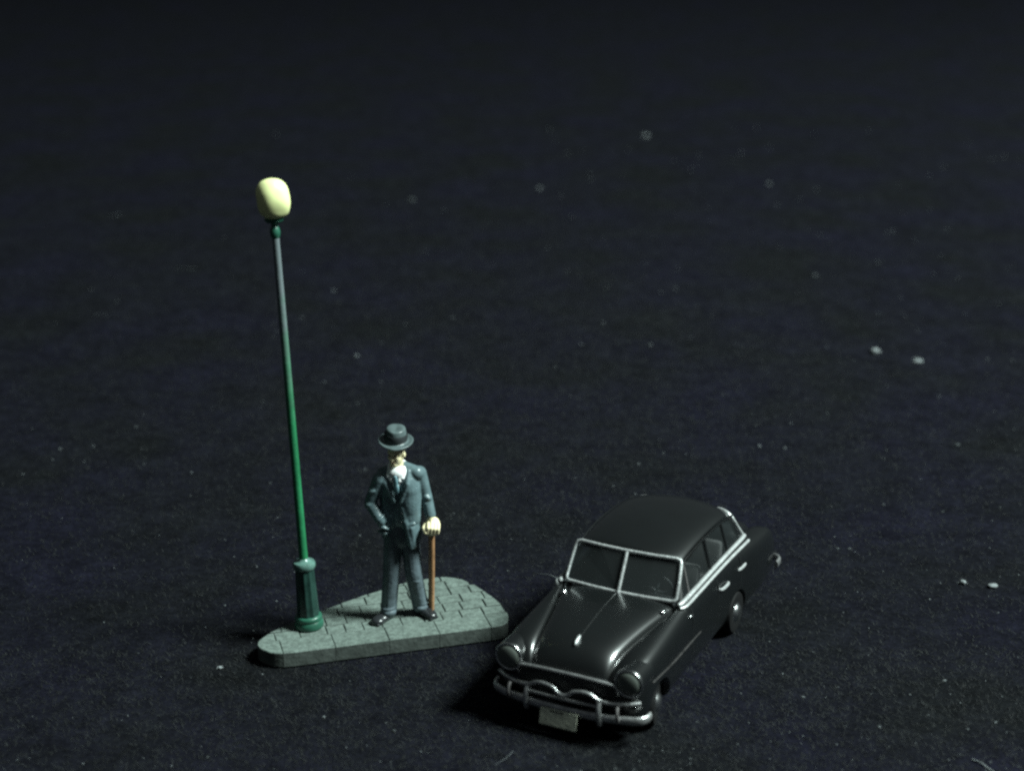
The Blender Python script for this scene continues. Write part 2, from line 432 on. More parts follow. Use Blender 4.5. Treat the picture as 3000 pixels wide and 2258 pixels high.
# ------------------------------------------------------------------ figurine of a man
person = empty('person', (-16.0, -114.6, ST_Z), (0, 0, 0))
tag(person, 'painted figurine of a man in teal suit and brimmed hat, one hand in pocket', 'figurine')
def rz(a): return Matrix.Rotation(R(a), 3, 'Z')
def rx(a): return Matrix.Rotation(R(a), 3, 'X')
def ry(a): return Matrix.Rotation(R(a), 3, 'Y')

HEAD = Vector((-0.45, -0.4, 25.95)); HR = rz(-24) @ rx(6)     # face turned a little to his right
def hd(p): return tuple(HR @ Vector(p) + HEAD)
LW = Vector((4.35, -0.75, 16.6)); LH = Vector((4.45, -0.95, 14.9))     # his left wrist and hand on the cane
g = G()
# head: skull, jaw, cheeks, nose, brow, chin, ears
g.add(*ellipsoid(hd((0, 0.15, 0.45)), (1.18, 1.42, 1.45), HR))
g.add(*ellipsoid(hd((0, -0.28, -0.62)), (0.98, 1.05, 1.08), HR))
g.add(*ellipsoid(hd((0, -0.98, -1.32)), (0.48, 0.36, 0.36), HR))
g.add(*capsule(hd((0, -1.28, 0.25)), hd((0, -1.62, -0.38)), 0.17, 0.25))
g.add(*ellipsoid(hd((0, -1.18, 0.42)), (0.85, 0.24, 0.2), HR))
for s in (-1, 1):
    g.add(*ellipsoid(hd((0.52 * s, -0.98, -0.35)), (0.36, 0.3, 0.32), HR))
    g.add(*ellipsoid(hd((1.22 * s, 0.1, -0.1)), (0.16, 0.32, 0.46), HR))
    g.add(*ellipsoid(hd((0.17 * s, -1.5, -0.42)), (0.16, 0.18, 0.13), HR))
g.add(*ellipsoid(hd((0, -1.2, -0.86)), (0.38, 0.22, 0.16), HR))
# neck, torso, hips
g.add(*capsule((-0.35, 0.15, 23.0), (-0.42, -0.05, 25.2), 0.95, 0.9))
g.add(*ellipsoid((-0.1, 0.1, 20.6), (2.2, 1.1, 2.9))); g.add(*ellipsoid((0, 0.1, 16.6), (1.9, 1.0, 3.0))); g.add(*ellipsoid((0, 0.15, 13.6), (1.9, 1.1, 1.8)))
g.add(*capsule((-1.9, 0.1, 22.2), (1.9, 0.1, 22.7), 0.7, 0.7))
# his left arm (viewer's right), straight down to the cane
g.add(*capsule((2.75, 0.1, 22.6), (3.75, 0.15, 19.0), 0.75, 0.62)); g.add(*capsule((3.75, 0.15, 19.0), tuple(LW), 0.62, 0.48))
# his right arm, bent, hand in the pocket
g.add(*capsule((-2.8, -0.25, 21.6), (-4.3, -0.3, 18.4), 0.65, 0.6)); g.add(*capsule((-4.3, -0.3, 18.4), (-2.7, -1.2, 15.9), 0.6, 0.42)); g.add(*capsule((-2.7, -1.2, 15.9), (-2.3, -0.6, 15.2), 0.4, 0.4))
g.add(*ellipsoid((-2.25, -0.45, 15.1), (0.65, 0.42, 0.85), ry(-25)))
for k in range(4):
    g.add(*capsule((-2.55 + 0.3 * k, -0.5, 14.7), (-2.3 + 0.28 * k, -0.45, 13.9 + 0.05 * abs(k - 1)), 0.17, 0.14))
g.add(*capsule((-1.75, -0.5, 15.3), (-1.35, -0.6, 14.8), 0.19, 0.15))
# legs
for a, b, c in (((-1.15, 0.1, 13.4), (-1.55, -0.25, 7.2), (-2.1, -0.1, 1.3)), ((1.15, 0.1, 13.4), (1.55, -0.15, 7.2), (2.45, 1.5, 1.3))):
    g.add(*capsule(a, b, 1.15, 0.85)); g.add(*capsule(b, c, 0.85, 0.55))
# hand over the cane head: palm, four curled fingers, thumb
g.add(*capsule(tuple(LW), tuple(LW + Vector((0.02, -0.05, -0.6))), 0.5, 0.6))
HV = lambda a, b, c: LH + 1.22 * Vector((a, b, c))
g.add(*ellipsoid(HV(0.12, 0.18, 0.25), (1.04, 0.76, 1.1), ry(8)))
for k in range(4):
    x = -0.52 + 0.39 * k; ln = (0.86, 1.0, 0.95, 0.78)[k]
    A = HV(x + 0.15, -0.32, 0.62 - 0.1 * abs(k - 1)); B = HV(x + 0.14, -0.92, 0.12 - 0.05 * k); Cc = HV(x + 0.08, -0.86, -0.62 * ln); Dd = HV(x * 0.8 + 0.05, -0.45, -0.92 * ln)
    g.add(*capsule(tuple(A), tuple(B), 0.29, 0.275)); g.add(*capsule(tuple(B), tuple(Cc), 0.275, 0.25)); g.add(*capsule(tuple(Cc), tuple(Dd), 0.25, 0.22))
g.add(*capsule(tuple(HV(-0.62, 0.05, 0.35)), tuple(HV(-0.92, -0.5, -0.02)), 0.36, 0.31)); g.add(*capsule(tuple(HV(-0.92, -0.5, -0.02)), tuple(HV(-0.7, -0.95, -0.42)), 0.31, 0.25))
mk('body', *sculpt(g, 0.095, 2, 0.4), 'skin', person, angle=180)
for s in (-1, 1):
    mk('eye', *ellipsoid(hd((0.43 * s, -1.22, 0.1)), (0.19, 0.1, 0.1), HR, 12, 8), 'eye', person)
mk('mouth', *ellipsoid(hd((0, -1.36, -0.88)), (0.32, 0.12, 0.07), HR, 12, 8), 'lips', person)
gh = G()
gh.add(*ellipsoid(hd((0, 0.5, 0.25)), (1.24, 1.22, 1.15), HR)); gh.add(*ellipsoid(hd((0, 1.0, -0.5)), (0.95, 0.6, 0.7), HR))
mk('hair', *sculpt(gh, 0.12, 2), 'band', person, angle=180)

# shirt and collar
gs = G()
gs.add(*ellipsoid((-0.2, -0.62, 22.9), (1.65, 1.2, 1.2)))
gs.add(*ellipsoid((0, -0.3, 18.5), (1.4, 1.1, 3.6)))
gs.add(*ellipsoid((-0.2, -0.75, 21.7), (0.9, 1.0, 1.6)))
ring = [( -0.38 + 1.12 * math.cos(t), 0.0 + 1.1 * math.sin(t), 23.75 + 0.45 * math.sin(t)) for t in [2 * math.pi * k / 24 for k in range(24)]]
gs.add(*tube(ring, 0.34, 10, closed=True))
for s in (-1, 1):
    gs.add(*capsule((-0.35 + 0.95 * s, -0.75, 23.5), (-0.3 + 1.15 * s, -1.35, 22.6), 0.3, 0.26)); gs.add(*capsule((-0.35 + 0.4 * s, -1.1, 23.5), (-0.3 + 1.05 * s, -1.45, 22.6), 0.26, 0.24))
    gs.add(*capsule((-0.3 + 0.55 * s, -1.25, 23.2), (-0.25 + 0.6 * s, -1.55, 22.2), 0.32, 0.32))
gs.map(Matrix.Rotation(R(-13), 4, 'Z'))
mk('shirt', *sculpt(gs, 0.1, 2), 'shirt', person, angle=180)
gt = G()
gt.add(*ellipsoid((-0.2, -1.72, 22.75), (0.3, 0.24, 0.3)))
gt.add(*ellipsoid((-0.1, -1.86, 21.7), (0.36, 0.16, 1.25), ry(-3))); gt.add(*ellipsoid((0.0, -1.92, 21.0), (0.42, 0.14, 0.8), ry(-3)))
gt.map(Matrix.Rotation(R(-13), 4, 'Z'))
mk('tie', *sculpt(gt, 0.08, 2), 'tie', person, angle=180)

# jacket
gj = G()
gj.add(*ellipsoid((-1.35, 0.0, 20.4), (1.75, 1.85, 3.1), ry(4)))
gj.add(*ellipsoid((1.25, 0.0, 20.7), (1.75, 1.85, 3.0), ry(-3)))
gj.add(*ellipsoid((-0.1, 0.4, 20.5), (2.7, 1.55, 3.2)))
gj.add(*ellipsoid((-1.2, 0.05, 16.6), (1.9, 1.8, 3.2), ry(3))); gj.add(*ellipsoid((1.2, 0.05, 16.6), (1.9, 1.8, 3.2), ry(-2)))
gj.add(*ellipsoid((-1.25, 0.0, 18.6), (1.85, 1.82, 2.8))); gj.add(*ellipsoid((1.25, 0.0, 18.6), (1.85, 1.82, 2.8)))
gj.add(*ellipsoid((0, 0.55, 15.2), (2.6, 1.5, 3.2)))
gj.add(*capsule((-2.6, 0.15, 22.3), (-0.9, 0.45, 23.3), 1.05, 0.8)); gj.add(*capsule((2.4, 0.15, 22.9), (0.5, 0.45, 23.6), 1.08, 0.8))
# skirts of the jacket: swept back on the pocket side, long hanging front on the other
gj.add(*ellipsoid((-1.75, 0.15, 14.3), (1.3, 1.65, 2.1), ry(8))); gj.add(*ellipsoid((-2.0, 0.3, 13.3), (1.1, 1.5, 1.3), ry(10)))
gj.add(*ellipsoid((1.75, 0.0, 14.3), (1.3, 1.75, 2.3), ry(-4))); gj.add(*ellipsoid((1.75, -0.6, 13.2), (0.95, 1.15, 1.9), ry(-8))); gj.add(*ellipsoid((2.0, 0.4, 13.2), (0.9, 1.3, 1.4)))
gj.add(*capsule((0.75, -1.5, 18.0), (1.7, -1.55, 12.6), 0.42, 0.28))
gj.add(*capsule((-0.75, -1.35, 18.0), (-1.9, -1.2, 14.2), 0.36, 0.28))
gj.add(*ellipsoid((0.1, -0.35, 17.2), (1.3, 1.45, 2.9)))
gj.add(*capsule((1.1, -1.5, 16.0), (1.95, -1.5, 11.9), 0.5, 0.3)); gj.add(*capsule((1.9, -1.35, 15.0), (2.2, -1.3, 12.3), 0.5, 0.35))
gj.add(*ellipsoid((-1.25, 0.0, 18.5), (1.88, 1.86, 4.6))); gj.add(*ellipsoid((1.25, 0.0, 18.5), (1.88, 1.86, 4.6)))
# lapels
for s, a in ((-1, 0.0), (1, 0.2)):
    gj.add(*capsule((-0.25 + 1.65 * s, -0.65, 23.2 + a), (-0.15 + 1.65 * s, -1.55, 21.6 + a), 0.36, 0.4)); gj.add(*capsule((-0.15 + 1.65 * s, -1.55, 21.6 + a), (0.1 + 0.42 * s, -1.86, 19.0), 0.4, 0.22))
TW = Matrix.Rotation(R(-13), 4, 'Z'); gj.map(TW)             # chest turned a little to his right
# sleeves with folds and cuffs
gj.add(*capsule((2.7, 0.3, 22.6), (3.55, 0.2, 19.3), 1.12, 0.92)); gj.add(*capsule((3.55, 0.2, 19.3), (4.25, -0.55, 16.6), 0.95, 0.82))
gj.add(*ellipsoid((3.85, -0.35, 19.2), (0.75, 0.75, 0.5), ry(25))); gj.add(*ellipsoid((3.75, -0.25, 18.3), (0.85, 0.8, 0.45), ry(20)))
gj.add(*capsule((-2.9, -0.3, 21.9), (-4.3, -0.3, 18.6), 1.1, 0.9)); gj.add(*capsule((-4.35, -0.35, 18.2), (-2.8, -1.35, 15.9), 0.92, 0.75))
gj.add(*ellipsoid((-4.5, -0.75, 18.2), (0.75, 0.7, 0.5), ry(-35))); gj.add(*ellipsoid((-3.95, -0.75, 20.4), (0.8, 0.8, 0.35), ry(-25)))
gj.add(*ellipsoid((-3.0, -1.35, 16.3), (0.9, 0.85, 0.38), ry(-40)))
# pocket flaps
gj.add(*ellipsoid((1.55, -1.95, 15.6), (0.75, 0.22, 0.22), ry(-12)))
gj.add(*ellipsoid((-2.45, -1.5, 15.0), (0.95, 0.45, 0.3), ry(22))); gj.add(*ellipsoid((-2.6, -1.2, 14.1), (0.9, 0.5, 0.3), ry(20)))
jv, jf = sculpt(gj, 0.11, 10, 0.5)
mk('jacket', jv, jf, 'jacket', person, angle=180)
for z in (17.3, 15.9):
    mk('button', *ellipsoid((0.2, -1.98, z), (0.15, 0.08, 0.15), None, 12, 8), 'shoe', person)

# trousers
gt = G()
gt.add(*ellipsoid((0, 0.15, 13.2), (2.4, 1.6, 2.2)))
for a, b, c, s in (((-1.2, 0.1, 13.0), (-1.6, -0.25, 7.2), (-2.15, -0.15, 1.15), -1), ((1.2, 0.1, 13.0), (1.6, -0.15, 7.2), (2.45, 1.45, 1.15), 1)):
    gt.add(*capsule(a, b, 1.42, 1.26)); gt.add(*capsule(b, c, 1.26, 1.2))
    c = Vector(c); gt.add(*ellipsoid(c + Vector((0, -0.25, 0.1)), (1.22, 1.3, 0.75))); gt.add(*ellipsoid(c + Vector((0, -0.2, 0.95)), (1.24, 1.28, 0.3), rx(12)))
    b = Vector(b); gt.add(*ellipsoid(b + Vector((0, -0.35, 0.2)), (1.05, 0.95, 0.35), rx(-15))); gt.add(*ellipsoid(b + Vector((0.1 * s, -0.2, -0.9)), (1.08, 0.98, 0.28), ry(14 * s)))
    gt.add(*capsule(Vector(a) + Vector((0, -1.05, -0.8)), b + Vector((0, -0.95, 0.3)), 0.25, 0.25)); gt.add(*capsule(b + Vector((0, -0.95, 0.3)), c + Vector((0, -1.05, 0.6)), 0.25, 0.22))
mk('trousers', *sculpt(gt, 0.12, 2, 0.45), 'trousers', person, angle=180)
# shoes
def shoe(heel, ang):
    q = rz(ang); h = Vector(heel); gg = G()
    P = lambda x, y, z: tuple(q @ Vector((x, y, z)) + h)
    gg.add(*ellipsoid(P(0, 0.1, 0.62), (0.78, 0.85, 0.75), q)); gg.add(*ellipsoid(P(0, -1.2, 0.48), (0.85, 1.3, 0.55), q)); gg.add(*ellipsoid(P(0, -2.2, 0.42), (0.82, 0.95, 0.5), q))
    gg.add(*ellipsoid(P(0, -0.6, 0.85), (0.62, 0.9, 0.5), q))
    v, f = bevel_box((0, 0, 0), (1.5, 3.8, 0.3), 0.13); gg.add([tuple(q @ Vector((p[0] * (1 - 0.12 * abs(p[1]) / 2), p[1] - 1.2, p[2] + 0.16)) + h) for p in v], f)
    gg.v = [tuple(q @ (Matrix.Diagonal((1.2, 1.15, 1.15)) @ (q.transposed() @ (Vector(p) - h))) + h) for p in gg.v]
    v, f = sculpt(gg, 0.1, 2, 0.4)
    v = [(p[0], p[1], max(p[2], 0.03)) for p in v]
    mk('shoe', v, f, 'shoe', person, angle=180)
shoe((-2.2, 0.1, 0), -32); shoe((2.35, 1.8, 0), 40)

# hat: brim, crown with a pinch, band
hat = []
HT = Vector((-0.5, -0.2, 27.55)); HQ = ry(2) @ rx(5)
gh = G()
prof = [(0.1, 0.0), (1.5, 0.02), (2.2, 0.0), (2.47, 0.1), (2.52, 0.22), (2.4, 0.32), (1.9, 0.24), (1.6, 0.36), (1.54, 0.7), (1.52, 1.2), (1.5, 1.85), (1.38, 2.18), (0.7, 2.24), (0.05, 2.15)]
v, f = lathe([(p.x, p.y) for p in spline([(r, z, 0) for r, z in prof], 3)], 48)
o2 = []
for x, y, z in v:
    r = math.hypot(x, y)
    if z < 0.45 and r > 1.5: z += 0.18 * (r - 1.5) * abs(x) / r - 0.22 * max(0, -y / r) * (r - 1.5)
    if z > 1.2:
        k = (z - 1.2) / 0.8; x *= 1 - 0.08 * k; z -= 0.14 * k * math.exp(-(x / 0.55) ** 2) * (0.5 + 0.5 * max(0, 1 - abs(y) / 1.5)); y += 0.1 * k
    o2.append(tuple(HQ @ Vector((x, y * 1.08, z)) + HT))
hat_ob = mk('hat', o2, f, 'hat', person, angle=80)
ring = [tuple(HQ @ Vector((1.6 * math.cos(t), 1.6 * 1.08 * math.sin(t), 0.95)) + HT) for t in [2 * math.pi * k / 40 for k in range(40)]]
mk('hat_band', *tube(ring, 0.5, 10, closed=True, flat=0.2), 'band', hat_ob)

# the cane he leans on: its own thing
cane = empty('walking_cane', (-16 + 3.95, -114.6 + 1.4, ST_Z + 0.0))
tag(cane, 'brown walking cane under the hand of the figurine', 'cane')
hx, hy, hz = LH.x - 3.95 - 0.1, LH.y - 1.4, LH.z
mk('shaft', *tube(spline([(0.08, 0.15, 0.35), (0.24, 0.15 + (hy - .4) * .33, 4.9), (0.36, 0.15 + (hy - .4) * .66, 9.6), (hx + 0.05, hy - 0.25, hz - 0.3)], 7), 0.46, 14), 'cane', cane)
mk('ferrule', *tube([(0.08, 0.18, 0.0), (0.08, 0.16, 0.25), (0.08, 0.12, 0.55)], [0.44, 0.52, 0.5], 14), 'band', cane)
mk('knob', *ellipsoid((hx + 0.05, hy - 0.3, hz - 0.15), (0.5, 0.5, 0.55)), 'cane', cane)

# ------------------------------------------------------------------ model car (local x forward, y to its left, z up)
YAW = R(-116.2)
_c, _s = math.cos(YAW), math.sin(YAW)
CX, CY = 18.85 + 0.75 * _s, -121.0 - 0.75 * _c           # shift the axis to the middle of the track
car = empty('model_car', (CX, CY, 0), (0, 0, YAW))
tag(car, 'black model sedan with silver split windscreen frame and grille', 'toy car')

def sect(zh, yh, zg, zf, yc, ys, zs=2.4, deck=None):
    yg = yh + 0.42
    if deck is None:
        top = [(0, zh), (yh * 0.5, zh - 0.12), (yh * 0.78, zh - 0.36), (yh * 0.95, zh - 0.72), (yh + 0.12, zh - 1.06), (yg - 0.06, zg - 0.4), (yg + 0.08, zg - 0.4), (yg + 0.34, zg + 0.42)]
    else:
        top = [(0, deck), (yh * 0.5, deck), (yh * 0.9, deck), (yh, deck + 0.2), (yh + 0.05, zg - 2.0), (yh + 0.15, zg - 0.3), (yg, zg), (yg + 0.3, zg + 0.12)]
    side = [(yc, zf), (ys - 0.55, zf - 0.75), (ys - 0.1, zf - 2.1), (ys, 7.2), (ys - 0.02, 5.0), (ys - 0.2, zs + 0.8), (ys - 0.7, zs), (ys - 1.6, zs - 0.2), (0, zs - 0.25)]
    return top + side
ST = [  # x, section
    (25.05, sect(6.9, 4.6, 5.9, 6.6, 8.6, 9.2, 3.0)),
    (24.9, sect(7.9, 4.8, 6.8, 7.5, 8.7, 9.5, 2.9)),
    (24.45, sect(9.4, 4.95, 8.3, 9.15, 8.75, 9.9, 2.7)),
    (23.6, sect(10.5, 5.1, 9.4, 10.2, 8.8, 10.2)),
    (22.3, sect(11.4, 5.25, 10.2, 10.85, 8.9, 10.4)),
    (20.4, sect(12.0, 5.55, 10.75, 11.2, 8.95, 10.55)),
    (17.0, sect(12.45, 6.1, 11.15, 11.5, 9.05, 10.6)),
    (13.0, sect(12.85, 6.85, 11.5, 11.75, 9.15, 10.55)),
    (9.5, sect(13.0, 7.5, 11.7, 11.95, 9.3, 10.5)),
    (7.7, sect(12.95, 7.8, 11.85, 12.1, 9.35, 10.45)),
    (7.35, sect(12.7, 7.85, 11.95, 12.3, 9.3, 10.45)),
    (7.1, sect(12.7, 8.1, 12.15, 12.4, 9.35, 10.45, 2.4, 5.0)),
    (3.0, sect(0, 8.25, 12.2, 12.45, 9.45, 10.45, 2.4, 4.6)),
    (-3.0, sect(0, 8.3, 12.2, 12.45, 9.5, 10.45, 2.4, 4.6)),
    (-8.0, sect(0, 8.3, 12.2, 12.4, 9.55, 10.5, 2.4, 4.6)),
    (-13.0, sect(0, 8.3, 12.15, 12.3, 9.65, 10.8, 2.4, 4.6)),
    (-18.0, sect(0, 8.2, 12.1, 12.1, 9.7, 11.1, 2.4, 5.0)),
    (-19.2, sect(0, 8.1, 12.05, 12.0, 9.7, 11.15, 2.4, 6.0)),
    (-19.6, sect(12.5, 7.6, 11.5, 11.9, 9.75, 11.2)),
    (-22.0, sect(12.5, 7.3, 11.3, 11.55, 9.8, 11.25)),
    (-25.8, sect(11.9, 6.9, 10.7, 11.0, 9.8, 11.15)),
    (-28.6, sect(10.9, 6.4, 9.8, 10.4, 9.7, 10.95)),
    (-30.2, sect(9.2, 6.0, 8.2, 9.6, 9.4, 10.5)),
    (-30.8, sect(7.2, 5.6, 6.3, 7.4, 8.9, 9.8, 3.0)),
]
v = []; f = []; nh = len(ST[0][1]); ring_n = 2 * nh - 2
for x, sc_ in ST:
    bow = lambda y: -0.055 * max(0, abs(y) - 5.5) ** 1.7 if x > 23 else 0
    ringp = [(x + bow(y), y, z) for y, z in sc_] + [(x + bow(y), -y, z) for y, z in sc_[-2:0:-1]]
    v += ringp
for i in range(len(ST) - 1):
    for j in range(ring_n):
        a = i * ring_n + j; b = i * ring_n + (j + 1) % ring_n
        f.append((a, b, b + ring_n, a + ring_n))
f.append(tuple(range(ring_n - 1, -1, -1))); f.append(tuple((len(ST) - 1) * ring_n + j for j in range(ring_n)))
WX = (18.2, -11.9); WZ = 3.2
def cyl_y(cx, cz, r, y0, y1, seg=40):
    V = [(cx + r * math.cos(2 * math.pi * k / seg), y, cz + r * math.sin(2 * math.pi * k / seg)) for y in (y0, y1) for k in range(seg)]
    Fc = [(k, (k + 1) % seg, seg + (k + 1) % seg, seg + k) for k in range(seg)] + [tuple(range(seg - 1, -1, -1)), tuple(range(seg, 2 * seg))]
    return V, Fc
mods = [('SUBSURF', dict(levels=2, render_levels=2))]
for wx in WX:
    for s in (-1, 1):
        mods.append(('BOOLEAN', dict(operation='DIFFERENCE', solver='EXACT', cut=cyl_y(wx, WZ - 0.2, 3.75 if wx > 0 else 3.7, 7.6 * s, 14 * s))))
body = mk('body', *evaluate(v, f, mods), 'car', car, angle=48)
mk('chassis', *bevel_box((-2, 0, 2.9), (44, 14, 1.2), 0.3), 'dark', car)

# wheels
def wheel(x, s, steer=0.0):
    prof = [(1.8, -1.0), (2.4, -1.05), (2.95, -0.95), (3.16, -0.6), (3.2, 0), (3.16, 0.6), (2.95, 0.95), (2.4, 1.05), (1.8, 0.95)]
    rot = Matrix.Rotation(R(-90 * s), 3, 'X')
    st = rz(steer); place = lambda vv, dy: [tuple(st @ (rot @ Vector(p) + Vector((0, s * dy, 0))) + Vector((x, s * (9.75 if x < 0 else 9.0), WZ))) for p in vv]
    vv, ff = lathe(prof, 40)
    t = mk('wheel', place(vv, 0), ff, 'tyre', car)
    vv, ff = lathe([(1.75, 0.6), (1.8, 1.05), (1.6, 1.12), (1.4, 1.1), (1.28, 1.25), (1.05, 1.5), (0.65, 1.66), (0.25, 1.72), (0.02, 1.72)], 32)
    mk('hubcap', place(vv, -0.15), ff, 'chrome', t)
for x in WX:
    for s in (-1, 1): wheel(x, s, 13.0 if x > 0 else 0.0)

# roof
RS = [(5.0, 18.1, 7.5), (4.3, 18.5, 7.65), (2.0, 18.85, 7.7), (-2, 19.25, 7.8), (-7, 19.25, 7.85), (-12, 18.95, 7.85), (-15.5, 18.35, 7.8), (-17.6, 17.65, 7.6), (-18.4, 17.15, 7.45)]
v = []; f = []
for x, zr, yr in RS:
    half = [(0, zr), (yr * 0.45, zr - 0.16), (yr * 0.78, zr - 0.55), (yr * 0.95, zr - 1.05), (yr, zr - 1.55), (yr - 0.25, zr - 1.6), (yr * 0.75, zr - 0.95), (yr * 0.42, zr - 0.6), (0, zr - 0.45)]
    bx = lambda y: 1.6 * (abs(y) / 7.6) ** 2 if x < -17 else (0.9 * (abs(y) / 7.6) ** 2 if x < -15 else (-0.5 * (abs(y) / 7.6) ** 2 if x > 4 else 0))
    v += [(x + bx(y), y, z) for y, z in half] + [(x + bx(y), -y, z) for y, z in half[-2:0:-1]]
rn = 16
for i in range(len(RS) - 1):
    for j in range(rn):
        a = i * rn + j; b = i * rn + (j + 1) % rn
        f.append((a, b, b + rn, a + rn))
f.append(tuple(range(rn - 1, -1, -1))); f.append(tuple((len(RS) - 1) * rn + j for j in range(rn)))
mk('roof', *evaluate(v, f, [('SUBSURF', dict(levels=2, render_levels=2))]), 'car', car, angle=60)

# windscreen: silver frame, divider, two panes
WB = lambda y: Vector((8.0 - 0.010 * y * y, y, 12.75))
WT = lambda y: Vector((4.95 - 0.010 * y * y, y, 17.75))
def ws(y, t): return WB(y).lerp(WT(y), t)
loop = [(-8.2, 0.08), (-8.05, 0.02), (-7.6, 0.0), (-4, 0), (0, 0.0), (4, 0), (7.6, 0.0), (8.05, 0.02), (8.2, 0.08), (8.05, 0.5), (7.85, 0.88), (7.65, 0.97), (7.1, 1.0), (4, 1.0), (0, 1.0), (-4, 1.0), (-7.1, 1.0), (-7.65, 0.97), (-7.85, 0.88), (-8.05, 0.5)]
frame = mk('windscreen_frame', *tube([ws(y, t) for y, t in loop], 0.27, 10, closed=True), 'silver', car, angle=80)
mk('divider', *tube([ws(0, 0.0) + Vector((0.1, 0, 0)), ws(0, 0.5) + Vector((0.12, 0, 0)), ws(0, 1.0) + Vector((0.1, 0, 0))], 0.27, 10), 'silver', frame)
def slab(quad, th=0.12):
    q = [Vector(p) for p in quad]; n = (q[1] - q[0]).cross(q[-1] - q[0]).normalized() * th
    m = len(q); V = [tuple(p) for p in q] + [tuple(p - n) for p in q]
    Fc = [tuple(range(m)), tuple(range(2 * m - 1, m - 1, -1))] + [(i, (i + 1) % m, m + (i + 1) % m, m + i) for i in range(m)]
    return V, Fc
for s in (-1, 1):
    pts = [ws(0.15 * s, 0.02), ws(4 * s, 0.01), ws(7.9 * s, 0.02), ws(8.0 * s, 0.1), ws(7.75 * s, 0.85), ws(7.4 * s, 0.97), ws(4 * s, 0.985), ws(0.15 * s, 0.98)]
    mk('windscreen_pane', *slab(pts), 'glass', car, smooth=False)

# pillars, side panes, belt trims
def sidep(x, t, s): # point on the side glass plane: t 0 belt, 1 roof rail
    yb, zb, yt, zt = 9.0, 12.45, 7.7, 17.3 - (0.55 if x > 3 else 0) - 0.012 * max(0, -x - 8) ** 2
    return Vector((x, s * (yb + (yt - yb) * t), zb + (zt - zb) * t))
for s in (-1, 1):
    def bar(name, x0, t0, x1, t1, r, mat, off=0.0):
        a, b = sidep(x0, t0, s), sidep(x1, t1, s)
        mk(name, *tube([a + Vector((0, s * off, 0)), b + Vector((0, s * off, 0))], r, 8), mat, car)
    bar('windscreen_pillar', 7.2, -0.05, 4.3, 1.0, 0.42, 'car', -0.35)
    bar('vent_post', 4.2, 0.0, 3.6, 0.95, 0.17, 'dullsilver')
    bar('door_pillar', -4.3, 0.0, -4.3, 1.0, 0.34, 'car')
    bar('quarter_post', -11.6, 0.0, -11.4, 0.98, 0.24, 'car')
    panes = [(6.4, 4.2, 4.4, 3.6), (4.1, -4.0, 3.5, -4.0), (-4.6, -11.4, -4.6, -11.2), (-11.8, -17.4, -11.6, -15.6)]
    for xa, xb, xc, xd in panes:
        mk('side_pane', *slab([sidep(xa, 0, s), sidep(xb, 0, s), sidep(xd, 0.96, s), sidep(xc, 0.96, s)], 0.1), 'sideglass', car, smooth=False)
    # rear roof pillar, broad and raked
    a, b, c_, d = sidep(-17.4, -0.02, s), sidep(-19.6, -0.02, s), sidep(-17.2, 1.0, s), sidep(-15.4, 1.0, s)
    mk('rear_pillar', *slab([a, b, c_, d], 0.5), 'car', car)
    pts = [(7.9, 8.7, 12.62), (7.0, 9.02, 12.66), (3, 9.12, 12.72), (-4, 9.16, 12.74), (-11, 9.2, 12.7), (-17.5, 9.2, 12.55), (-19.2, 9.0, 12.45)]
    mk('belt_moulding', *tube([(x, s * y, z) for x, y, z in spline(pts, 4)], [0.16, 0.2, 0.24, 0.27] + [0.3] * 19 + [0.26, 0.2], 10, flat=1.2), 'silver', car, angle=80)
    pts = [(8.1, 9.1, 12.28), (7.0, 9.62, 12.3), (3, 9.72, 12.32), (-4, 9.76, 12.32), (-11, 9.84, 12.26), (-17.5, 9.9, 12.0), (-18.6, 9.85, 11.95)]
    mk('door_moulding', *tube([(x, s * y, z) for x, y, z in spline(pts, 4)], 0.22, 10, flat=1.2), 'silver', car, angle=80)
    pts = [(5.0, 7.5, 16.3), (3, 7.78, 17.15), (-2, 7.95, 17.62), (-8, 8.0, 17.58), (-13, 7.98, 17.0), (-16, 7.85, 16.2)]
    mk('drip_rail', *tube([(x, s * y, z) for x, y, z in spline(pts, 4)], 0.12, 8), 'car', car)
    mk('side_moulding', *tube([(x, s * y, z) for x, y, z in spline([(21.2, 10.5, 7.75), (14, 10.62, 7.3), (6, 10.44, 6.9), (3, 10.44, 6.8)], 4)], 0.1, 8), 'faintsilver', car)
    for dx, w_ in ((6.0, 10.45), (-4.3, 10.46), (-13.2, 10.8)):
        mk('door_seam', *tube(spline([(dx, s * (w_ - 0.52), 11.55), (dx, s * (w_ - 0.13), 10.2), (dx, s * (w_ - 0.03), 7.2), (dx, s * (w_ - 0.05), 4.8 if dx > -10 else 7.4)], 4), 0.07, 6), 'dark', car)
    for hx0 in (-6.2, -13.6):
        mk('door_handle', *tube(spline([(hx0 + 1.3, s * 10.25, 9.75), (hx0 + 1.0, s * 10.62, 9.8), (hx0 - 0.6, s * 10.75, 9.8), (hx0 - 1.5, s * 10.6, 9.75)], 4), [0.25] * 13, 8), 'silver', car)
    mk('fender_badge', *ellipsoid((6.6, s * 10.2, 10.75), (0.62, 0.28, 0.22), ry(-8)), 'chrome', car)
    mk('wiper_pivot', *ellipsoid((10.0, s * 7.3, 12.25), (0.5, 0.4, 0.28)), 'chrome', car)
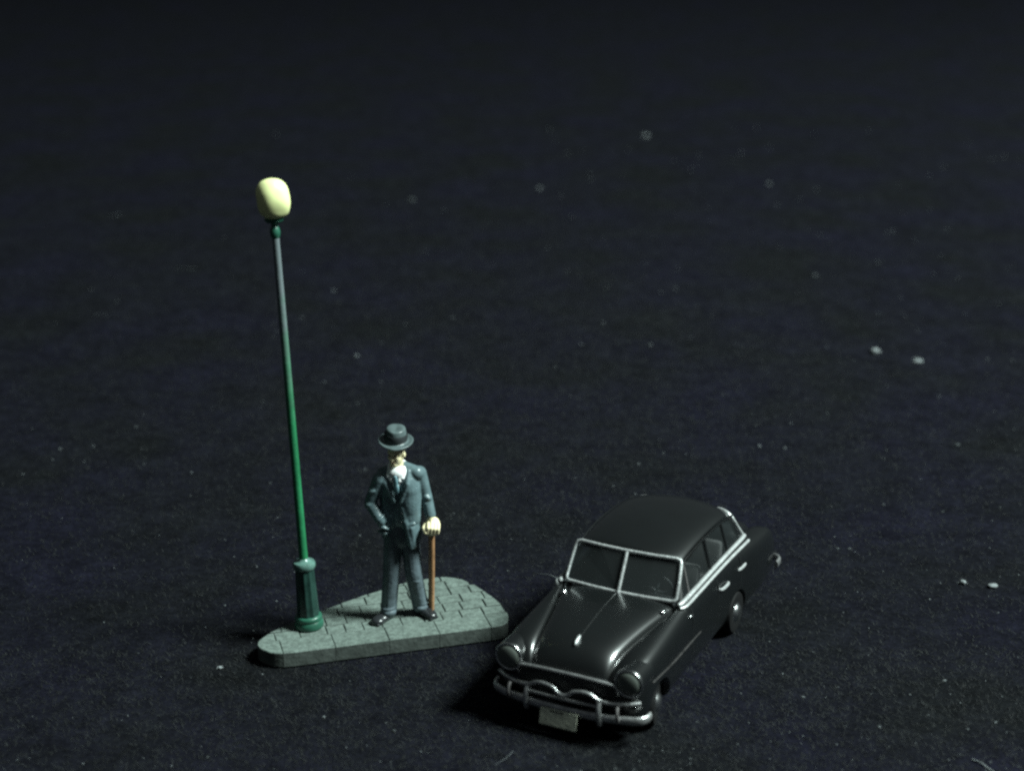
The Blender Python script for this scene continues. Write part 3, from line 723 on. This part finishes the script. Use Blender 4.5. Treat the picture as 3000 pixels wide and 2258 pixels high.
# rear window; silver tube draws the roof edge highlight, then pillar trim to belt
rw = lambda y, t: Vector((-18.7 - 3.4 * t + 1.9 * (abs(y) / 8) ** 2 * (1 - 0.3 * t), y * (1 + 0.1 * t), 16.75 - 0.55 * (abs(y) / 7.6) ** 2 * (1 - t) - 4.2 * t))
mk('rear_window', *slab([rw(y, 0.02) for y in (-6.5, -4, 0, 4, 6.5)] + [rw(y, 0.97) for y in (6.5, 4, 0, -4, -6.5)], 0.1), 'sideglass', car, smooth=False)
for s in (-1, 1):
    pts = [(-18.2, 4.2 * s, 16.3), (-17.95, 5.1 * s, 16.45), (-17.5, 6.0 * s, 16.48), (-16.95, 7.15 * s, 16.2), (-17.05, 8.0 * s, 15.4), (-17.8, 8.45 * s, 14.1), (-18.7, 8.95 * s, 12.7)]
    mk('roof_highlight_trim', *tube(spline(pts, 5), [0.03, 0.05, 0.07, 0.1, 0.13, 0.22, 0.24, 0.26, 0.28, 0.3, 0.32, 0.34, 0.36, 0.38, 0.38, 0.38, 0.36, 0.34, 0.3, 0.26, 0.22, 0.2, 0.2, 0.2, 0.2, 0.2, 0.2, 0.2, 0.2, 0.2, 0.2], 10), 'silver', car)

# interior
mk('dashboard', *bevel_box((5.6, 0, 11.2), (2.6, 15.6, 1.6), 0.5), 'dark', car)
for x in (-2.6, -12.0):
    mk('seat', *bevel_box((x + 1.6, 0, 7.3), (4.6, 15, 2.2), 0.6), 'seat', car)
    mk('seat_back', *bevel_box((x - 1.2, 0, 10.6), (1.6, 15, 5.4), 0.6, rot=ry(-10)), 'seat', car)
sq = ry(-62)
sw = [tuple(sq @ Vector((1.9 * math.cos(t), 1.9 * math.sin(t), 0)) + Vector((2.6, 3.9, 12.6))) for t in [2 * math.pi * k / 28 for k in range(28)]]
swo = mk('steering_wheel', *tube(sw, 0.16, 8, closed=True), 'dullsilver', car)
mk('steering_column', *tube([(2.6, 3.9, 12.6), (4.6, 3.9, 11.3)], 0.2, 8), 'dark', swo)

# a hair caught on the scuttle
ch, sh = math.cos(YAW), math.sin(YAW)
def tow(x, y, z): return (CX + ch * x - sh * y, CY + sh * x + ch * y, z)
hr = [tow(*q) for q in ((7.6, -12.2, 12.9), (8.0, -10.4, 13.25), (8.5, -8.6, 13.15), (8.6, -7.0, 13.3))]
h0 = hr[0]
tag(mk('loose_hair', *tube(spline([(q[0] - h0[0], q[1] - h0[1], q[2] - h0[2]) for q in hr], 5), 0.05, 5), 'lint', None, h0), 'thin pale hair caught at the far lower corner of the windscreen', 'hair')

# hood ornament and crease
mk('hood_ornament', *ellipsoid((21.7, 0, 11.75), (0.95, 0.26, 0.32), ry(22)), 'silver', car)
mk('hood_crease', *tube(spline([(21.6, 0, 11.62), (17, 0, 12.41), (13, 0, 12.84), (9, 0, 12.98)], 4), 0.09, 8), 'car', car)

# headlamps
for s in (-1, 1):
    q = ry(90) 
    P = lambda vv: [tuple(Vector((p[2], p[0], p[1])) + Vector((23.2, s * 8.55, 8.85))) for p in vv]
    hv, hf = lathe([(1.9, -2.5), (1.95, 0.4), (1.98, 1.0), (2.0, 1.4), (1.88, 1.62), (1.66, 1.6)], 40)
    h = mk('headlamp', P(hv), hf, 'car', car)
    ring = P([(1.83 * math.cos(t), 1.83 * math.sin(t), 1.55) for t in [2 * math.pi * k / 40 for k in range(40)]])
    mk('bezel', *tube(ring, 0.16, 8, closed=True, up=(1, 0, 0)), 'chrome', h, angle=80)
    lv, lf = lathe([(1.7, 1.5), (1.6, 1.75), (1.2, 2.0), (0.6, 2.15), (0.05, 2.2)], 36)
    mk('lens', P(lv), lf, 'lens', h)

# grille
grille = mk('grille', *bevel_box((24.85, 0, 6.6), (0.7, 13.6, 4.0), 0.3), 'dark', car)
top = spline([(24.7, -7.0, 6.9), (24.95, -7.0, 7.8), (25.15, -6.5, 8.35), (25.55, -3.5, 8.75), (25.65, 0, 8.85), (25.55, 3.5, 8.75), (25.15, 6.5, 8.35), (24.95, 7.0, 7.8), (24.7, 7.0, 6.9)], 5)
mk('grille_surround', *tube(top, 0.22, 10), 'bumper', grille, angle=80)
mus = spline([(24.3, -10.1, 6.2), (25.2, -8.6, 6.15), (25.7, -6.4, 6.0), (26.0, -5.0, 6.25), (26.15, -3.9, 6.85), (26.2, -2.8, 7.0), (26.25, -1.5, 6.75), (26.3, -0.8, 6.2), (26.35, 0, 5.95),
              (26.3, 0.8, 6.2), (26.25, 1.5, 6.75), (26.2, 2.8, 7.0), (26.15, 3.9, 6.85), (26.0, 5.0, 6.25), (25.7, 6.4, 6.0), (25.2, 8.6, 6.15), (24.3, 10.1, 6.2)], 4)
mk('grille_bar', *tube(mus, 0.27, 10), 'bumper', grille, angle=80)
mk('lower_bar', *tube(spline([(26.0, -5.0, 5.3), (26.2, 0, 5.3), (26.0, 5.0, 5.3)], 5), 0.2, 8), 'bumper', grille)

# bumpers
def bumper(pts, name, guards, gx):
    b = mk(name, *tube([(x, y, z) for x, y, z in spline(pts, 5)], 0.62, 12, flat=0.5), 'bumper', car, angle=80)
    for y, r, z0, z1, mt in guards:
        mk('bumper_guard', *tube(spline([(gx - 0.1, y, z0), (gx + 0.25, y, z0 + 0.35 * (z1 - z0)), (gx + 0.2, y * 0.99, z0 + 0.75 * (z1 - z0)), (gx - 0.15, y * 0.98, z1)], 3), r, 10), mt, b)
bumper([(23.0, -10.95, 3.95), (24.0, -10.85, 3.95), (24.9, -10.2, 3.95), (25.6, -8, 3.9), (26.2, -4, 3.85), (26.35, 0, 3.85), (26.2, 4, 3.85), (25.6, 8, 3.9), (24.9, 10.2, 3.95), (24.0, 10.85, 3.95), (23.0, 10.95, 3.95)],
       'front_bumper', [(-5.2, 0.36, 2.9, 6.0, 'bumper'), (5.2, 0.36, 2.9, 6.0, 'bumper'), (-7.8, 0.24, 4.0, 6.0, 'dullsilver'), (7.8, 0.24, 4.0, 6.0, 'dullsilver')], 26.3)
bumper([(-27.8, -11.6, 4.5), (-30.2, -11.3, 4.4), (-31.4, -9.5, 4.3), (-31.9, -5, 4.3), (-32.0, 0, 4.3), (-31.9, 5, 4.3), (-31.4, 9.5, 4.3), (-30.2, 11.3, 4.4), (-27.8, 11.6, 4.5)],
       'rear_bumper', [(-5, 0.35, 3.4, 5.8, 'silver'), (5, 0.35, 3.4, 5.8, 'silver')], -32.3)
pl = mk('licence_plate', *bevel_box((26.95, -0.3, 2.7), (0.22, 5.3, 2.3), 0.08, rot=ry(-12)), 'plate', car, smooth=False)
mk('plate_bracket', *bevel_box((26.6, -0.55, 3.2), (0.6, 2.0, 1.0), 0.1), 'dark', car)
for s in (-1, 1):
    mk('tail_lamp', *ellipsoid((-30.2, s * 9.2, 7.6), (0.7, 0.6, 0.8)), 'red', car)
mk('trunk_handle', *ellipsoid((-28.8, 0, 10.75), (0.5, 1.2, 0.3), ry(-35)), 'silver', car)

# ------------------------------------------------------------------ lint and dust on the cloth
def on_ground(u, v):
    """where a point seen in the photograph lies on the cloth"""
    c, s = math.cos(PITCH), math.sin(PITCH)
    C = Vector((0, -DIST * c, DIST * s))
    d = Vector((1, 0, 0)) * ((u - 1106) / 3600) - Vector((0, s, c)) * ((v - 832.5) / 3600) + Vector((0, c, -s))
    p = C + d * (-C.z / d.z); p.z = gz(p.x, p.y)
    return p
def fluff(rad, rnd):
    g = G()
    sx, sy, sz = rnd.uniform(.8, 1.3), rnd.uniform(.6, 1.0), rnd.uniform(.45, .7)
    v, f = ellipsoid((0, 0, 0), 1.0, None, 10, 7); o = rnd.uniform(0, 50)
    g.add([(p[0] * rad * sx * (1 + .7 * mnoise.noise((p[0] * 1.8 + o, p[1] * 1.8, p[2] * 1.8))), p[1] * rad * sy * (1 + .7 * mnoise.noise((p[0] * 1.8, p[1] * 1.8 + o, p[2]))), (p[2] * sz + sz) * rad) for p in v], f)
    for k in range(5):
        a = rnd.uniform(0, 6.28); L = rad * rnd.uniform(1.0, 1.5)
        pts = [(0, 0, rad * .5), (math.cos(a) * L * .6, math.sin(a) * L * .6, rad * rnd.uniform(.3, 1.2)), (math.cos(a + .5) * L, math.sin(a + .5) * L, rad * rnd.uniform(.05, 1))]
        g.add(*tube(spline(pts, 3), rad * 0.08, 4))
    return g
SP = [(1890, 760, .95, 'grey lint speck, left of the pair far out on the bare cloth'),
      (1983, 780, .95, 'grey lint speck, right of the pair far out on the bare cloth'),
      (2080, 1260, .62, 'bright lint speck, left one of the pair by the right edge beyond the car'),
      (2145, 1268, .62, 'bright lint speck, right one of the pair by the right edge beyond the car'),
      (1395, 290, 1.0, 'faint lint speck alone in the far upper part of the cloth'),
      (475, 1443, .36, 'small lint speck left of the paved base')]
rl = random.Random(5)
for u, v_, r_, lab in SP:
    p = on_ground(u, v_); gg = fluff(r_, rl)
    o = mk('lint_speck', gg.v, gg.f, 'lint', None, (p.x, p.y, p.z)); tag(o, lab, 'lint', 'lint specks on the cloth')
p0, p1 = on_ground(2100, 1640), on_ground(2140, 1664)
o = mk('loose_thread', *tube(spline([(0, 0, .1), ((p1.x - p0.x) * .5, (p1.y - p0.y) * .5 + .2, .25), (p1.x - p0.x, p1.y - p0.y, .15), ((p1.x - p0.x) * 1.6, (p1.y - p0.y) * 1.6, .1)], 4), 0.10, 6), 'lint', None, (p0.x, p0.y, p0.z))
tag(o, 'short pale thread lying at the bottom right corner', 'thread')
g = G(); rd = random.Random(21)
FEW = [(1640, 965, .3), (1695, 970, .3), (2068, 962, .4), (1810, 1185, .22), (1835, 1185, .22), (770, 770, .4), (700, 825, .3), (1405, 752, .35), (1660, 405, .8), (890, 435, .8),
       (1165, 410, .6), (720, 622, .4), (1760, 597, .5), (870, 1075, .25), (130, 970, .3), (700, 2100 / 1.356, .2), (850, 1578, .18), (1735, 1505, .2), (1900, 1570, .2), (2040, 1470, .2), (2090, 1575, .2), (2150, 1560, .2), (1965, 1500, .16)]
for u, v_, r_ in FEW:
    p = on_ground(u, v_); q = fluff(r_, rd); g.add([(a[0] + p.x, a[1] + p.y, a[2] + p.z) for a in q.v], q.f)
for i in range(640):
    u = rd.uniform(0, 2212); v_ = 1665 - 1400 * rd.random() ** 1.6
    if u < 1200 and rd.random() < 0.55: continue
    p = on_ground(u, v_); r_ = rd.uniform(.05, .15) * (1 + max(0, p.y + 150) / 220)
    ev, ef = ellipsoid((p.x, p.y, p.z + r_ * .6), (r_, r_ * rd.uniform(.5, 1), r_ * .6), None, 6, 4); g.add(ev, ef)
for i in range(5):
    p = on_ground(rd.uniform(0, 2212), 1665 - 1200 * rd.random() ** 1.5); a = rd.uniform(-.6, 1.2); L = rd.uniform(1, 3)
    g.add(*tube(spline([(p.x, p.y, p.z + .1), (p.x + math.cos(a) * L, p.y + math.sin(a) * L, p.z + .2), (p.x + math.cos(a + .15) * 2 * L, p.y + math.sin(a + .15) * 2 * L, p.z + .1)], 3), 0.03, 4))
o = mk('dust', g.v, g.f, 'dust'); tag(o, 'fine dust and fluff scattered over the cloth', None, None, 'stuff')
